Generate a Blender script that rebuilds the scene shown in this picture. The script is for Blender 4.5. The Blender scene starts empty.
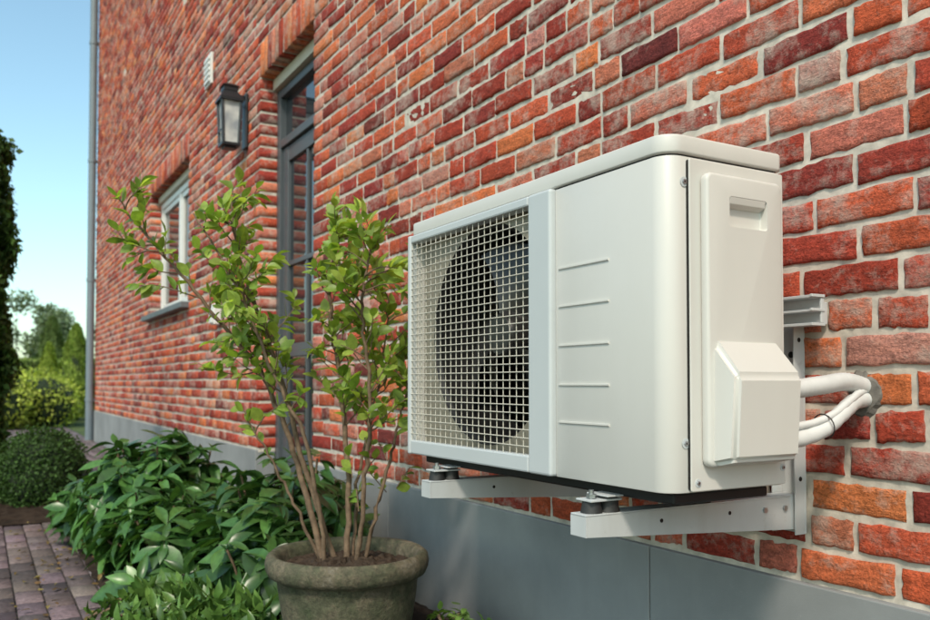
import bpy, bmesh, math, random
import numpy as np
from mathutils import Vector, Matrix
random.seed(7); rng=np.random.default_rng(7)
sc=bpy.context.scene
ZC=0.88; D=1.5
def P(s,d,z): return (-s,d,z)

# ---------------------------------------------------------------- helpers
def link(o,parent=None):
    sc.collection.objects.link(o)
    if parent: o.parent=parent
    return o
def empty(name):
    e=bpy.data.objects.new(name,None); e.empty_display_size=.1; return link(e)
def mesh_obj(name,verts,faces,mat=None,parent=None,cols=None,smooth=False):
    me=bpy.data.meshes.new(name); me.from_pydata([tuple(v) for v in verts],[],[tuple(f) for f in faces]); me.update()
    if cols is not None:
        a=me.color_attributes.new("Col",'FLOAT_COLOR','POINT')
        c=np.ones((len(verts),4),dtype=np.float32); c[:,:3]=cols; a.data.foreach_set("color",c.ravel())
    if smooth: me.polygons.foreach_set("use_smooth",[True]*len(me.polygons))
    if mat: me.materials.append(mat)
    return link(bpy.data.objects.new(name,me),parent)
def big_mesh(name,V,F4,mat,cols=None,parent=None,smooth=False):
    me=bpy.data.meshes.new(name); n=len(V); m,k=F4.shape
    me.vertices.add(n); me.vertices.foreach_set("co",np.asarray(V,dtype=np.float32).ravel())
    me.loops.add(m*k); me.loops.foreach_set("vertex_index",F4.astype(np.int32).ravel())
    me.polygons.add(m); me.polygons.foreach_set("loop_start",np.arange(0,m*k,k,dtype=np.int32))
    me.polygons.foreach_set("loop_total",np.full(m,k,dtype=np.int32))
    if smooth: me.polygons.foreach_set("use_smooth",np.ones(m,dtype=bool))
    me.update(calc_edges=True)
    if cols is not None:
        a=me.color_attributes.new("Col",'FLOAT_COLOR','POINT')
        c=np.ones((n,4),dtype=np.float32); c[:,:3]=cols; a.data.foreach_set("color",c.ravel())
    me.materials.append(mat)
    return link(bpy.data.objects.new(name,me),parent)
def box(name,s0,s1,d0,d1,z0,z1,mat,parent=None,bev=0.0,seg=2):
    x0,x1=-max(s0,s1),-min(s0,s1); d0,d1=min(d0,d1),max(d0,d1)
    bm=bmesh.new(); bmesh.ops.create_cube(bm,size=1)
    for v in bm.verts: v.co=Vector(((x0+x1)/2+v.co.x*(x1-x0),(d0+d1)/2+v.co.y*(d1-d0),(z0+z1)/2+v.co.z*(z1-z0)))
    if bev>0:
        bmesh.ops.bevel(bm,geom=list(bm.edges),offset=bev,segments=seg,affect='EDGES',profile=.5)
    me=bpy.data.meshes.new(name); bm.to_mesh(me); bm.free()
    me.materials.append(mat)
    return link(bpy.data.objects.new(name,me),parent)
def prism(name,poly,axis,a0,a1,mat,parent=None,bev=0,seg=2):
    def mk(p,a):
        if axis=='z': return (p[0],p[1],a)
        if axis=='y': return (p[0],a,p[1])
        return (a,p[0],p[1])
    n=len(poly); bm=bmesh.new()
    A=[bm.verts.new(mk(p,a0)) for p in poly]; B=[bm.verts.new(mk(p,a1)) for p in poly]
    bm.faces.new(A); bm.faces.new(B[::-1])
    for i in range(n): bm.faces.new((A[i],B[i],B[(i+1)%n],A[(i+1)%n]))
    bmesh.ops.recalc_face_normals(bm,faces=list(bm.faces))
    if bev>0:
        es=[e for e in bm.edges if e.calc_face_angle(0)>math.radians(25)]
        bmesh.ops.bevel(bm,geom=es,offset=bev,segments=seg,affect='EDGES',profile=.5)
    me=bpy.data.meshes.new(name); bm.to_mesh(me); bm.free(); me.materials.append(mat)
    return link(bpy.data.objects.new(name,me),parent)
def smooth_angle(o,ang=35):
    me=o.data; me.polygons.foreach_set("use_smooth",[True]*len(me.polygons))
    bm=bmesh.new(); bm.from_mesh(me)
    for e in bm.edges: e.smooth = e.calc_face_angle(0)<math.radians(ang)
    bm.to_mesh(me); bm.free()
def tube_data(pts,rads,sides=8):
    pts=[Vector(p) for p in pts]; V=[];F=[]; up=Vector((0.3,0.2,1)).normalized()
    n=len(pts)
    for i,p in enumerate(pts):
        t=(pts[min(i+1,n-1)]-pts[max(i-1,0)]).normalized()
        a=t.cross(up)
        if a.length<.05: a=t.cross(Vector((1,0,0)))
        a.normalize(); b=t.cross(a)
        for k in range(sides):
            th=2*math.pi*k/sides; V.append(p+(a*math.cos(th)+b*math.sin(th))*rads[i])
    for i in range(n-1):
        for k in range(sides):
            k2=(k+1)%sides; F.append((i*sides+k,i*sides+k2,(i+1)*sides+k2,(i+1)*sides+k))
    return V,F
def tube(name,pts,rads,mat,parent=None,sides=10,caps=True):
    if not isinstance(rads,(list,tuple)): rads=[rads]*len(pts)
    V,F=tube_data(pts,rads,sides); n=len(pts)
    if caps: F=F+[tuple(range(sides))[::-1],tuple(range((n-1)*sides,n*sides))]
    o=mesh_obj(name,V,F,mat,parent,smooth=False); smooth_angle(o,50); return o
def catmull(pts,m=8):
    P0=[Vector(p) for p in pts]; P0=[P0[0]*2-P0[1]]+P0+[P0[-1]*2-P0[-2]]; out=[]
    for i in range(1,len(P0)-2):
        a,b,c,d=P0[i-1:i+3]
        for j in range(m):
            t=j/m; out.append(.5*((2*b)+(c-a)*t+(2*a-5*b+4*c-d)*t*t+(3*b-a-3*c+d)*t**3))
    out.append(P0[-2]); return out
def lathe(name,prof,c,mat,parent=None,n=64,wob=0):
    V=[];F=[]
    for (r,z) in prof:
        for k in range(n):
            th=2*math.pi*k/n; rr=r*(1+wob*math.sin(3*th+z*20)+wob*.5*math.sin(7*th+z*50))
            V.append((c[0]+rr*math.cos(th),c[1]+rr*math.sin(th),c[2]+z))
    for i in range(len(prof)-1):
        for k in range(n):
            k2=(k+1)%n; F.append((i*n+k,i*n+k2,(i+1)*n+k2,(i+1)*n+k))
    o=mesh_obj(name,V,F,mat,parent,smooth=True); return o

# ---------------------------------------------------------------- materials
def new_mat(name):
    m=bpy.data.materials.new(name); m.use_nodes=True; nt=m.node_tree
    return m,nt,nt.nodes,nt.links,nt.nodes["Principled BSDF"]
def noise(N,L,scale,detail=4,rough=.6,vec=None):
    n=N.new("ShaderNodeTexNoise"); n.inputs["Scale"].default_value=scale; n.inputs["Detail"].default_value=detail; n.inputs["Roughness"].default_value=rough
    if vec: L.new(vec,n.inputs["Vector"])
    return n
def ramp(N,L,fac,stops):
    r=N.new("ShaderNodeValToRGB"); e=r.color_ramp.elements
    e[0].position=stops[0][0]; e[0].color=(*stops[0][1],1)
    e[1].position=stops[-1][0]; e[1].color=(*stops[-1][1],1)
    for p,c in stops[1:-1]:
        x=e.new(p); x.color=(*c,1)
    L.new(fac,r.inputs[0]); return r
def mix(N,L,fac,a,b,mode='MIX'):
    m=N.new("ShaderNodeMix"); m.data_type='RGBA'; m.blend_type=mode
    for val,inp in ((fac,m.inputs[0]),(a,m.inputs[6]),(b,m.inputs[7])):
        if hasattr(val,'links'): L.new(val,inp)
        elif isinstance(val,(int,float)): inp.default_value=val
        else: inp.default_value=(*val,1)
    return m.outputs[2]
def coords(N): return N.new("ShaderNodeTexCoord").outputs["Object"]
def bump(N,L,B,h,strength=.3,dist=.002):
    b=N.new("ShaderNodeBump"); b.inputs["Strength"].default_value=strength; b.inputs["Distance"].default_value=dist
    L.new(h,b.inputs["Height"]); L.new(b.outputs[0],B.inputs["Normal"]); return b
G=lambda v:(v,v,v)
def simple(name,col,rough=.5,metal=0,var=.12,scale=6,bs=.0,bscale=200,spec=.5,grime=None):
    m,nt,N,L,B=new_mat(name); vec=coords(N)
    n=noise(N,L,scale,5,.6,vec)
    c1=tuple(c*(1-var) for c in col); c2=tuple(min(1,c*(1+var)) for c in col)
    r=ramp(N,L,n.outputs[0],[(.3,c1),(.7,c2)]); out=r.outputs[0]
    if grime:
        n3=noise(N,L,35,6,.75,vec); g=ramp(N,L,n3.outputs[0],[(.60,G(0)),(.78,G(1))])
        ml=N.new("ShaderNodeMath"); ml.operation='MULTIPLY'; L.new(g.outputs[0],ml.inputs[0]); ml.inputs[1].default_value=grime[1]
        out=mix(N,L,ml.outputs[0],out,grime[0])
        mp=N.new("ShaderNodeMapping"); mp.inputs["Scale"].default_value=(14,14,1.2); L.new(vec,mp.inputs[0])
        n4=noise(N,L,1.0,3,.5,mp.outputs[0]); g2=ramp(N,L,n4.outputs[0],[(.50,G(0)),(.85,G(1))])
        ml2=N.new("ShaderNodeMath"); ml2.operation='MULTIPLY'; L.new(g2.outputs[0],ml2.inputs[0]); ml2.inputs[1].default_value=grime[1]*.6
        out=mix(N,L,ml2.outputs[0],out,grime[0])
        rr=ramp(N,L,n3.outputs[0],[(.3,G(max(0,rough-.06))),(.7,G(min(1,rough+.12)))]); L.new(rr.outputs[0],B.inputs["Roughness"])
    L.new(out,B.inputs["Base Color"])
    if not grime: B.inputs["Roughness"].default_value=rough
    B.inputs["Metallic"].default_value=metal
    B.inputs["Specular IOR Level"].default_value=spec
    if bs>0:
        n2=noise(N,L,bscale,3,.6,vec); bump(N,L,B,n2.outputs[0],bs,.001)
    return m
def brick_mat(name,white=.68):
    m,nt,N,L,B=new_mat(name); vec=coords(N)
    a=N.new("ShaderNodeAttribute"); a.attribute_name="Col"
    n1=noise(N,L,36,7,.76,vec); n2=noise(N,L,10,3,.6,vec); n3=noise(N,L,170,3,.7,vec); n4=noise(N,L,1.3,2,.6,vec)
    mp=N.new("ShaderNodeMapping"); mp.inputs["Scale"].default_value=(20,20,62); L.new(vec,mp.inputs[0])
    n5=noise(N,L,1.0,6,.75,mp.outputs[0])
    dark=mix(N,L,1.0,a.outputs[0],ramp(N,L,n5.outputs[0],[(.28,G(.42)),(.46,G(.95)),(.72,(1.4,1.3,1.2))]).outputs[0],'MULTIPLY')
    dark=mix(N,L,.85,dark,ramp(N,L,n3.outputs[0],[(.3,G(.5)),(.6,G(1.18))]).outputs[0],'MULTIPLY')
    ad=N.new("ShaderNodeMath"); ad.operation='ADD'; L.new(n1.outputs[0],ad.inputs[0]); L.new(n2.outputs[0],ad.inputs[1])
    ad2=N.new("ShaderNodeMath"); ad2.operation='MULTIPLY_ADD'; L.new(n4.outputs[0],ad2.inputs[0]); ad2.inputs[1].default_value=.2; L.new(ad.outputs[0],ad2.inputs[2])
    b2=N.new("ShaderNodeAttribute"); b2.attribute_name="Haze"
    ad5=N.new("ShaderNodeMath"); ad5.operation='ADD'; L.new(ad2.outputs[0],ad5.inputs[0]); L.new(b2.outputs["Fac"],ad5.inputs[1])
    mr=N.new("ShaderNodeMapRange"); mr.inputs[1].default_value=1.07; mr.inputs[2].default_value=1.36; mr.inputs[3].default_value=0; mr.inputs[4].default_value=white
    L.new(ad5.outputs[0],mr.inputs[0])
    out=mix(N,L,mr.outputs[0],dark,(.58,.46,.39))
    L.new(out,B.inputs["Base Color"]); B.inputs["Roughness"].default_value=.88; B.inputs["Specular IOR Level"].default_value=.2
    ad3=N.new("ShaderNodeMath"); ad3.operation='MULTIPLY_ADD'; L.new(n3.outputs[0],ad3.inputs[0]); ad3.inputs[1].default_value=.4; L.new(n5.outputs[0],ad3.inputs[2])
    ad4=N.new("ShaderNodeMath"); ad4.operation='ADD'; L.new(ad3.outputs[0],ad4.inputs[0]); L.new(n1.outputs[0],ad4.inputs[1])
    bump(N,L,B,ad4.outputs[0],1.0,.010)
    return m
M_brick=brick_mat("clay_brick")
M_mortar=simple("mortar",(.55,.49,.42),.95,0,.28,24,1.0,110,.2)
M_plinth=simple("plinth_concrete",(.255,.262,.265),.75,0,.18,2.2,.35,260,.3,grime=((.38,.38,.37),.35))
M_case=simple("painted_case",(.60,.58,.545),.36,0,.03,3,.05,600,.5,grime=((.42,.38,.32),.14))
M_case2=simple("painted_frame",(.49,.515,.525),.4,0,.04,3,0,200,.5)
M_wire=simple("grille_wire",(.54,.50,.425),.4,0,.05,8)
M_orif=simple("orifice_plate",(.27,.24,.185),.6,0,.12,5)
M_dark=simple("dark_plastic_shade",(.012,.0115,.011),.5,0,.2,8,spec=.3)  # dark parts, and the painted shade in gaps, holes and the room
M_fan=simple("fan_plastic",(.030,.028,.026),.32,0,.15,8)
M_coil=simple("coil",(.018,.017,.015),.6,.3,.3,60)
M_rub=simple("rubber",(.02,.02,.02),.6)
M_brk=simple("bracket_powdercoat",(.50,.515,.52),.42,0,.06,6,0,200,.5,grime=((.28,.26,.23),.5))
M_zinc=simple("zinc",(.42,.43,.44),.35,.9,.15,20)
M_pipe=simple("pipe_insulation",(.62,.62,.61),.55,0,.06,20,.1,300)
M_anth=simple("anthracite_paint",(.075,.085,.095),.4,0,.08,4)
M_grayp=simple("downpipe_paint",(.16,.20,.23),.4,0,.08,4)
M_cream=simple("cream_paint",(.55,.49,.39),.5,0,.05,4)
M_white=simple("white_paint",(.70,.69,.66),.4,0,.04,4)
M_stone=simple("bluestone",(.11,.12,.13),.5,0,.2,12,.2)
M_lant=simple("lantern_metal",(.028,.030,.034),.4,.4,.15,10)
M_soil=simple("soil",(.030,.020,.014),.95,0,.5,14,1,60,.2)
M_bark=simple("bark",(.155,.105,.068),.8,0,.4,60,.5,120,.3)
M_roof=simple("roof_tiles",(.09,.06,.05),.7,0,.3,5,.5,8)
M_render=simple("back_wall_brick",(.30,.13,.09),.85,0,.3,10,.5,60)
def glass_mat(name,c=(.02,.025,.03)):
    m,nt,N,L,B=new_mat(name); B.inputs["Base Color"].default_value=(*c,1); B.inputs["Roughness"].default_value=.03
    n=noise(N,L,1.3,2,.5,coords(N)); B.inputs["IOR"].default_value=1.9; bump(N,L,B,n.outputs[0],.05,.01); return m
M_glass=glass_mat("window_glass")
def frosted():
    m,nt,N,L,B=new_mat("lantern_glass"); B.inputs["Roughness"].default_value=.12
    n=noise(N,L,9,2,.5,coords(N)); r=ramp(N,L,n.outputs[0],[(.35,(.30,.32,.35)),(.65,(.60,.60,.58))]); L.new(r.outputs[0],B.inputs["Base Color"]); return m
M_lg=frosted()
def leaf_mat(name,rough=.4,trans=.35,spec=.5,warm=(1.5,1.5,.6)):
    m,nt,N,L,B=new_mat(name); a=N.new("ShaderNodeAttribute"); a.attribute_name="Col"
    n=noise(N,L,40,2,.6,coords(N)); c=mix(N,L,1.0,a.outputs[0],ramp(N,L,n.outputs[0],[(.3,G(.75)),(.7,G(1.2))]).outputs[0],'MULTIPLY')
    L.new(c,B.inputs["Base Color"]); B.inputs["Roughness"].default_value=rough; B.inputs["Specular IOR Level"].default_value=spec
    t=N.new("ShaderNodeBsdfTranslucent"); tc=mix(N,L,1.0,c,warm,'MULTIPLY'); L.new(tc,t.inputs[0])
    ms=N.new("ShaderNodeMixShader"); ms.inputs[0].default_value=trans; L.new(B.outputs[0],ms.inputs[1]); L.new(t.outputs[0],ms.inputs[2])
    L.new(ms.outputs[0],N["Material Output"].inputs[0]); return m
M_leaf=leaf_mat("shrub_leaf",.42,.45,.45); M_leafd=leaf_mat("glossy_leaf",.32,.2,.5); M_leaff=leaf_mat("far_leaf",.6,.3,.3)
def pot_material():
    m,nt,N,L,B=new_mat("aged_terracotta"); v=coords(N)
    n=noise(N,L,9,6,.75,v); n2=noise(N,L,55,5,.75,v)
    c=ramp(N,L,n.outputs[0],[(.3,(.036,.046,.020)),(.48,(.075,.075,.043)),(.6,(.12,.10,.065)),(.75,(.20,.18,.145))]).outputs[0]
    c=mix(N,L,.9,c,ramp(N,L,n2.outputs[0],[(.3,G(.45)),(.65,G(1.4))]).outputs[0],'MULTIPLY')
    L.new(c,B.inputs["Base Color"]); B.inputs["Roughness"].default_value=.8; bump(N,L,B,n2.outputs[0],1,.006); return m
M_pot=pot_material()
def ground_mat():
    m,nt,N,L,B=new_mat("lawn"); v=coords(N); n=noise(N,L,.6,6,.7,v); n2=noise(N,L,25,4,.7,v)
    c=ramp(N,L,n.outputs[0],[(.3,(.05,.085,.02)),(.7,(.10,.14,.035))]).outputs[0]
    c=mix(N,L,1,c,ramp(N,L,n2.outputs[0],[(.3,G(.6)),(.7,G(1.3))]).outputs[0],'MULTIPLY')
    L.new(c,B.inputs["Base Color"]); B.inputs["Roughness"].default_value=.95; bump(N,L,B,n2.outputs[0],1,.03); return m
M_ground=ground_mat()
def paver_mat():
    m,nt,N,L,B=new_mat("paver"); v=coords(N); a=N.new("ShaderNodeAttribute"); a.attribute_name="Col"
    n=noise(N,L,60,5,.7,v); n2=noise(N,L,3,3,.6,v)
    c=mix(N,L,1,a.outputs[0],ramp(N,L,n.outputs[0],[(.3,G(.55)),(.7,G(1.4))]).outputs[0],'MULTIPLY')
    c=mix(N,L,1,c,ramp(N,L,n2.outputs[0],[(.3,G(.6)),(.7,G(1.2))]).outputs[0],'MULTIPLY')
    L.new(c,B.inputs["Base Color"]); B.inputs["Roughness"].default_value=.8; bump(N,L,B,n.outputs[0],.6,.004); return m
M_paver=paver_mat()
M_sand=simple("paving_sand",(.07,.06,.055),.95,0,.3,20,.6,80)

# ---------------------------------------------------------------- ground
ground=mesh_obj("ground",[(-400,-300,0),(60,-300,0),(60,300,0),(-400,300,0)],[(0,1,2,3)],M_ground)

# ---------------------------------------------------------------- bricks
PITCH=.073; JT=.0145; BH=PITCH-JT; Z0=.468; SMIN=-1.2; SMAX=13.7; ZTOP=7.6
OPEN=[(4.16,5.14,0.12,Z0+32*PITCH),(7.2,9.05,Z0+15*PITCH,Z0+32*PITCH)]
def srgb(r,g,b): return np.array([((c/255+.055)/1.055)**2.4 if c/255>.04 else c/255/12.92 for c in (r,g,b)])
PAL=[(srgb(200,96,66),5),(srgb(182,78,58),5),(srgb(164,66,54),4.2),(srgb(212,116,76),2.6),(srgb(146,60,52),2.4),(srgb(202,120,98),2.6),(srgb(222,132,86),1.2),(srgb(122,58,54),.8),(srgb(194,132,118),1.2)]
pw=np.array([p[1] for p in PAL]); pw=pw/pw.sum()
def bcol():
    c=PAL[rng.choice(len(PAL),p=pw)][0]*rng.uniform(.85,1.12); return np.clip(c*np.array([1,rng.uniform(.92,1.08),rng.uniform(.9,1.1)]),0,1)
bricks=[]
prev=[]
rows=int((ZTOP-Z0)/PITCH)
for i in range(rows):
    z0=Z0+i*PITCH+JT/2; z1=z0+BH
    s=SMIN-rng.uniform(0,.2); joints=[]; segs=[]
    run=0
    while s<SMAX:
        best=None
        for t in range(6):
            w=.205 if (rng.random()<.66 and run<4) else .096
            j=s+w+JT/2
            if all(abs(j-q)>.035 for q in prev): best=w;break
            best=w
        w=best+rng.normal(0,.0015); run=run+1 if w>.15 else 0
        segs.append([s,s+w]); joints.append(s+w+JT/2); s+=w+JT*rng.uniform(.8,1.2)
    prev=joints
    row=[[a,min(b,SMAX)] for a,b in segs if a<SMAX-.03]
    zc=(z0+z1)/2
    for (o0,o1,oz0,oz1) in OPEN:
        if oz0<zc<oz1+3*PITCH:
            g=0 if zc<oz1 else JT/2
            L0=[list(b) for b in row if b[0]<o0-.05]; H0=[list(b) for b in row if b[1]>o1+.05]
            L0[-1][1]=o0-g; H0[0][0]=o1+g
            row=L0+H0
    for p,q in row: bricks.append((p,q,z0,z1))
for (o0,o1,oz0,oz1) in OPEN:
    n=int(round((o1-o0)/PITCH)); w=(o1-o0)/n
    for k in range(n): bricks.append((o0+k*w+JT/2,o0+(k+1)*w-JT/2,oz1+.002,oz1+3*PITCH-JT/2))
def build_bricks(bl,name,nx,nz,mat,parent,depth=.115,jit=.0028):
    V=[];F=[];C=[];H=[];off=0
    nV=nx*nz
    idx=lambda i,j:i*nz+j
    ff=[(idx(i,j),idx(i+1,j),idx(i+1,j+1),idx(i,j+1)) for i in range(nx-1) for j in range(nz-1)]
    ring=[idx(i,0) for i in range(nx)]+[idx(nx-1,j) for j in range(1,nz)]+[idx(i,nz-1) for i in range(nx-2,-1,-1)]+[idx(0,j) for j in range(nz-2,0,-1)]
    R=len(ring)
    ff+=[(ring[k],nV+k,nV+(k+1)%R,ring[(k+1)%R]) for k in range(R)]
    ff+=[(nV+k,nV+R+k,nV+R+(k+1)%R,nV+(k+1)%R) for k in range(R)]
    ff=np.array(ff)
    u=np.linspace(0,1,nx); v=np.linspace(0,1,nz)
    for (a,b,z0,z1) in bl:
        ch=.004
        uu,vv=np.meshgrid(u,v,indexing='ij')
        tw=rng.normal(0,.0017); pr=rng.normal(0,.0020); sh=rng.normal(0,.0011); bow=rng.normal(0,.0009)
        S=a+ch+(b-a-2*ch)*uu; Z=z0+sh+ch+(z1-z0-2*ch)*vv+tw*(uu-.5)*2+bow*np.sin(uu*3.14)
        Y=np.full_like(S,pr)+ (rng.normal(0,.0012,S.shape) if nx>2 else 0)
        S=S+rng.normal(0,jit,S.shape)*.5; Z=Z+rng.normal(0,jit,S.shape)*.5
        S=S.ravel();Z=Z.ravel();Y=Y.ravel()
        cs,cz=(a+b)/2,(z0+z1)/2
        rs=S[ring]; rz=Z[ring]
        rS=np.clip(rs+np.sign(rs-cs)*ch*np.array([1 if abs(x-cs)>(b-a)/2-2.5*ch else 0 for x in rs]),a-.001,b+.001)
        rZ=rz+np.sign(rz-cz)*ch*np.array([1 if abs(x-cz)>(z1-z0)/2-2.5*ch else 0 for x in rz])
        rY=np.full(R,pr+ch*.9)
        allS=np.concatenate([S,rS,rS]); allZ=np.concatenate([Z,rZ,rZ]); allY=np.concatenate([Y,rY,np.full(R,depth)])
        V.append(np.stack([-allS,D+allY,allZ],1)); F.append(ff+off); off+=len(allS)
        C.append(np.tile(bcol(),(len(allS),1))); H.append(np.full(len(allS),max(-.18,min(.10,rng.normal(-.01,.065)))))
    o=big_mesh(name,np.concatenate(V),np.concatenate(F),mat,np.concatenate(C),parent,smooth=False)
    at=o.data.attributes.new("Haze",'FLOAT','POINT'); at.data.foreach_set("value",np.concatenate(H).astype(np.float32))
    return o
def pcol():
    return np.array([.15,.115,.115])*rng.uniform(.6,1.4)*np.array([1,rng.uniform(.92,1.05),rng.uniform(.9,1.12)])
house=empty("brick_house")
near=[b for b in bricks if b[0]<3.6 and b[2]<3.0]; far=[b for b in bricks if not(b[0]<3.6 and b[2]<3.0)]
build_bricks(near,"wall_bricks_detailed",11,5,M_brick,house)
build_bricks(far,"wall_bricks",2,2,M_brick,house)
MY0=D+.006; MY1=D+.112
def mort(s0,s1,z0,z1): box("mortar_bed",s0,s1,MY0,MY1,z0,z1,M_mortar,house)
o1,o2=OPEN; e=.004
mort(SMIN,o1[0]+e-.008,.45,ZTOP)
mort(o1[1]+e,o2[0]-e,.45,ZTOP)
mort(o2[1]+e,SMAX-.004,.45,ZTOP)
mort(o1[0]-e,o1[1]+e,o1[3]+.006,ZTOP)
mort(o2[0]-e,o2[1]+e,o2[3]+.006,ZTOP); mort(o2[0]-e,o2[1]+e,.45,o2[2]-.004)
def plinth(s0,s1): box("plinth",s0,s1,D-.012,D+.112,-.05,.462,M_plinth,house,.003)
cuts=[SMIN,-.25,1.62,3.2,4.155]
for a,b in zip(cuts[:-1],cuts[1:]): plinth(a+.002,b-.002)
cuts=[5.145,6.8,8.6,10.4,12.1,13.71]
for a,b in zip(cuts[:-1],cuts[1:]): plinth(a+.002,b-.002)
box("inner_wall",SMIN,4.1,D+.25,D+.3,0,ZTOP,M_render,house)
box("side_wall",SMAX-.11,SMAX-.008,D+.114,D+8,0,ZTOP,M_render,house)
box("side_wall_near",SMIN+.004,SMIN+.1,D+.114,D+8,0,ZTOP,M_render,house)
box("rear_wall",SMIN,SMAX-.11,D+8,D+8.1,0,ZTOP,M_render,house)
prism("roof",[(D-.35,ZTOP),(D+8.45,ZTOP),(D+4.05,ZTOP+3.4)],'x',-SMAX-.25,-SMIN+.25,M_roof,house)
# door
s0,s1,z0,z1=OPEN[0]; fy=D+.112
box("door_header",s0+.002,s1-.002,fy-.03,fy+.06,z1-.075,z1-.004,M_cream,house,.003)
box("door_frame_near",s0,s0+.06,fy,fy+.07,z0,z1-.08,M_anth,house,.003)
box("door_frame_far",s1-.06,s1,fy,fy+.07,z0,z1-.08,M_anth,house,.003)
box("door_frame_mid",s0+.062,s1-.062,fy+.002,fy+.068,z1-.45,z1-.40,M_anth,house,.003)
box("door_frame_top",s0+.062,s1-.062,fy+.002,fy+.068,z1-.13,z1-.082,M_anth,house,.003)
box("transom_glass",s0+.06,s1-.06,fy+.04,fy+.05,z1-.41,z1-.12,M_glass,house)
ly=fy+.02
for nm,a,b,c,d_ in (("stile",s0+.064,s0+.16,z0+.03,z1-.455),("stile",s1-.16,s1-.064,z0+.03,z1-.455)):
    box("door_"+nm,a,b,ly,ly+.045,c,d_,M_anth,house,.004)
for c,d_ in ((z0+.03,z0+.35),(z0+.92,z0+1.0),(z1-.55,z1-.455),(z0+1.48,z0+1.51)):
    box("door_rail",s0+.161,s1-.161,ly+.003,ly+.042,c,d_,M_anth,house,.004)
box("door_muntin",(s0+s1)/2-.012,(s0+s1)/2+.012,ly+.006,ly+.04,z0+.35,z1-.551,M_anth,house,.003)
box("door_glass",s0+.16,s1-.16,ly+.02,ly+.028,z0+.34,z1-.54,M_glass,house)
box("door_handle",s0+.1,s0+.115,ly-.05,ly-.035,z0+.95,z0+1.08,M_zinc,house,.004)
box("door_step",s0-.02,s1+.02,D-.28,fy+.08,-.02,z0-.002,M_stone,house,.008)
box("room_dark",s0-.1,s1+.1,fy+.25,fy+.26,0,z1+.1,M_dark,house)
# window
s0,s1,z0,z1=OPEN[1]
box("window_sill",s0-.05,s1+.05,D-.07,fy+.05,z0-.055,z0-.003,M_stone,house,.006)
box("window_lintel_board",s0+.002,s1-.002,fy-.03,fy+.06,z1-.07,z1-.004,M_cream,house,.003)
def wframe(a,b,c,d_,y,t,w,mat):
    box("window_frame",a,a+w,y,y+t,c,d_,mat,house,.004); box("window_frame",b-w,b,y,y+t,c,d_,mat,house,.004)
    box("window_frame",a+w,b-w,y+.001,y+t-.001,c,c+w,mat,house,.004); box("window_frame",a+w,b-w,y+.001,y+t-.001,d_-w,d_,mat,house,.004)
wframe(s0,s1,z0,z1-.074,fy,.07,.06,M_white)
md=(s0+s1)/2
box("window_mullion",md-.035,md+.035,fy+.002,fy+.068,z0+.06,z1-.134,M_white,house,.004)
wframe(s0+.062,md-.037,z0+.062,z1-.136,fy+.012,.05,.05,M_white); wframe(md+.037,s1-.062,z0+.062,z1-.136,fy+.012,.05,.05,M_white)
box("window_glass",s0+.1,s1-.1,fy+.035,fy+.042,z0+.1,z1-.17,M_glass,house)
o=empty("air_vent"); zz=ZC+2.27
wx=6.36
box("vent_frame",wx,wx+.20,D-.022,D-.002,zz,zz+.24,M_white,o,.004)
for k in range(5): box("vent_slat",wx+.02,wx+.18,D-.034,D-.023,zz+.02+k*.042,zz+.046+k*.042,M_white,o,.003)
o=empty("outdoor_socket"); box("socket_box",6.05,6.15,D-.06,D-.002,ZC+.42,ZC+.57,M_white,o,.008); box("socket_lid",6.058,6.142,D-.072,D-.061,ZC+.43,ZC+.52,M_white,o,.005)
o=empty("downpipe")
tube("pipe",[P(13.62,D-.075,0),P(13.62,D-.075,ZTOP-.1)],.055,M_grayp,o,16)
for z in (.6,2.4,4.2,6.0): tube("clamp",[P(13.62,D-.075,z),P(13.62,D-.075,z+.05)],.063,M_grayp,o,16); box("clamp_arm",13.6,13.64,D-.02,D,z,z+.04,M_grayp,o)

# ---------------------------------------------------------------- lantern
L_=empty("wall_lantern"); ls=5.44; ld=D-.115; lz=ZC+1.56; h=.27
box("backplate",ls-.045,ls+.045,D-.02,D-.001,lz-.02,lz+.34,M_lant,L_,.005)
box("arm",ls-.015,ls+.015,ld+.0,D-.018,lz+.305,lz+.33,M_lant,L_,.004)
w=.060
def tap(z): return w-.010*(1-(z-lz)/h)
for sx in (-1,1):
    for sy in (-1,1):
        tube("post",[(-ls+sx*tap(lz),ld+sy*tap(lz),lz),(-ls+sx*w,ld+sy*w,lz+h)],.009,M_lant,L_,6)
box("base",ls-.060,ls+.060,ld-.060,ld+.060,lz-.022,lz,M_lant,L_,.004); box("base_lower",ls-.04,ls+.04,ld-.04,ld+.04,lz-.036,lz-.023,M_lant,L_,.004)
V=[]
for z,ww in ((lz+.001,.044),(lz+h,.054)):
    V+=[(-ls-ww,ld-ww,z),(-ls+ww,ld-ww,z),(-ls+ww,ld+ww,z),(-ls-ww,ld+ww,z)]
F=[(0,1,5,4),(1,2,6,5),(2,3,7,6),(3,0,4,7)]
mesh_obj("glass",V,F,M_lg,L_)
def frust(name,z0,w0,z1,w1):
    V=[]
    for z,ww in ((z0,w0),(z1,w1)): V.extend([(-ls-ww,ld-ww,z),(-ls+ww,ld-ww,z),(-ls+ww,ld+ww,z),(-ls-ww,ld+ww,z)])
    mesh_obj(name,V,[(0,1,5,4),(1,2,6,5),(2,3,7,6),(3,0,4,7),(3,2,1,0),(4,5,6,7)],M_lant,L_)
frust("cap_rim",lz+h,.076,lz+h+.018,.076); frust("cap",lz+h+.0185,.072,lz+h+.07,.042); frust("chimney",lz+h+.071,.045,lz+h+.10,.045); frust("chimney_cap",lz+h+.101,.055,lz+h+.12,.03)
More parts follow.
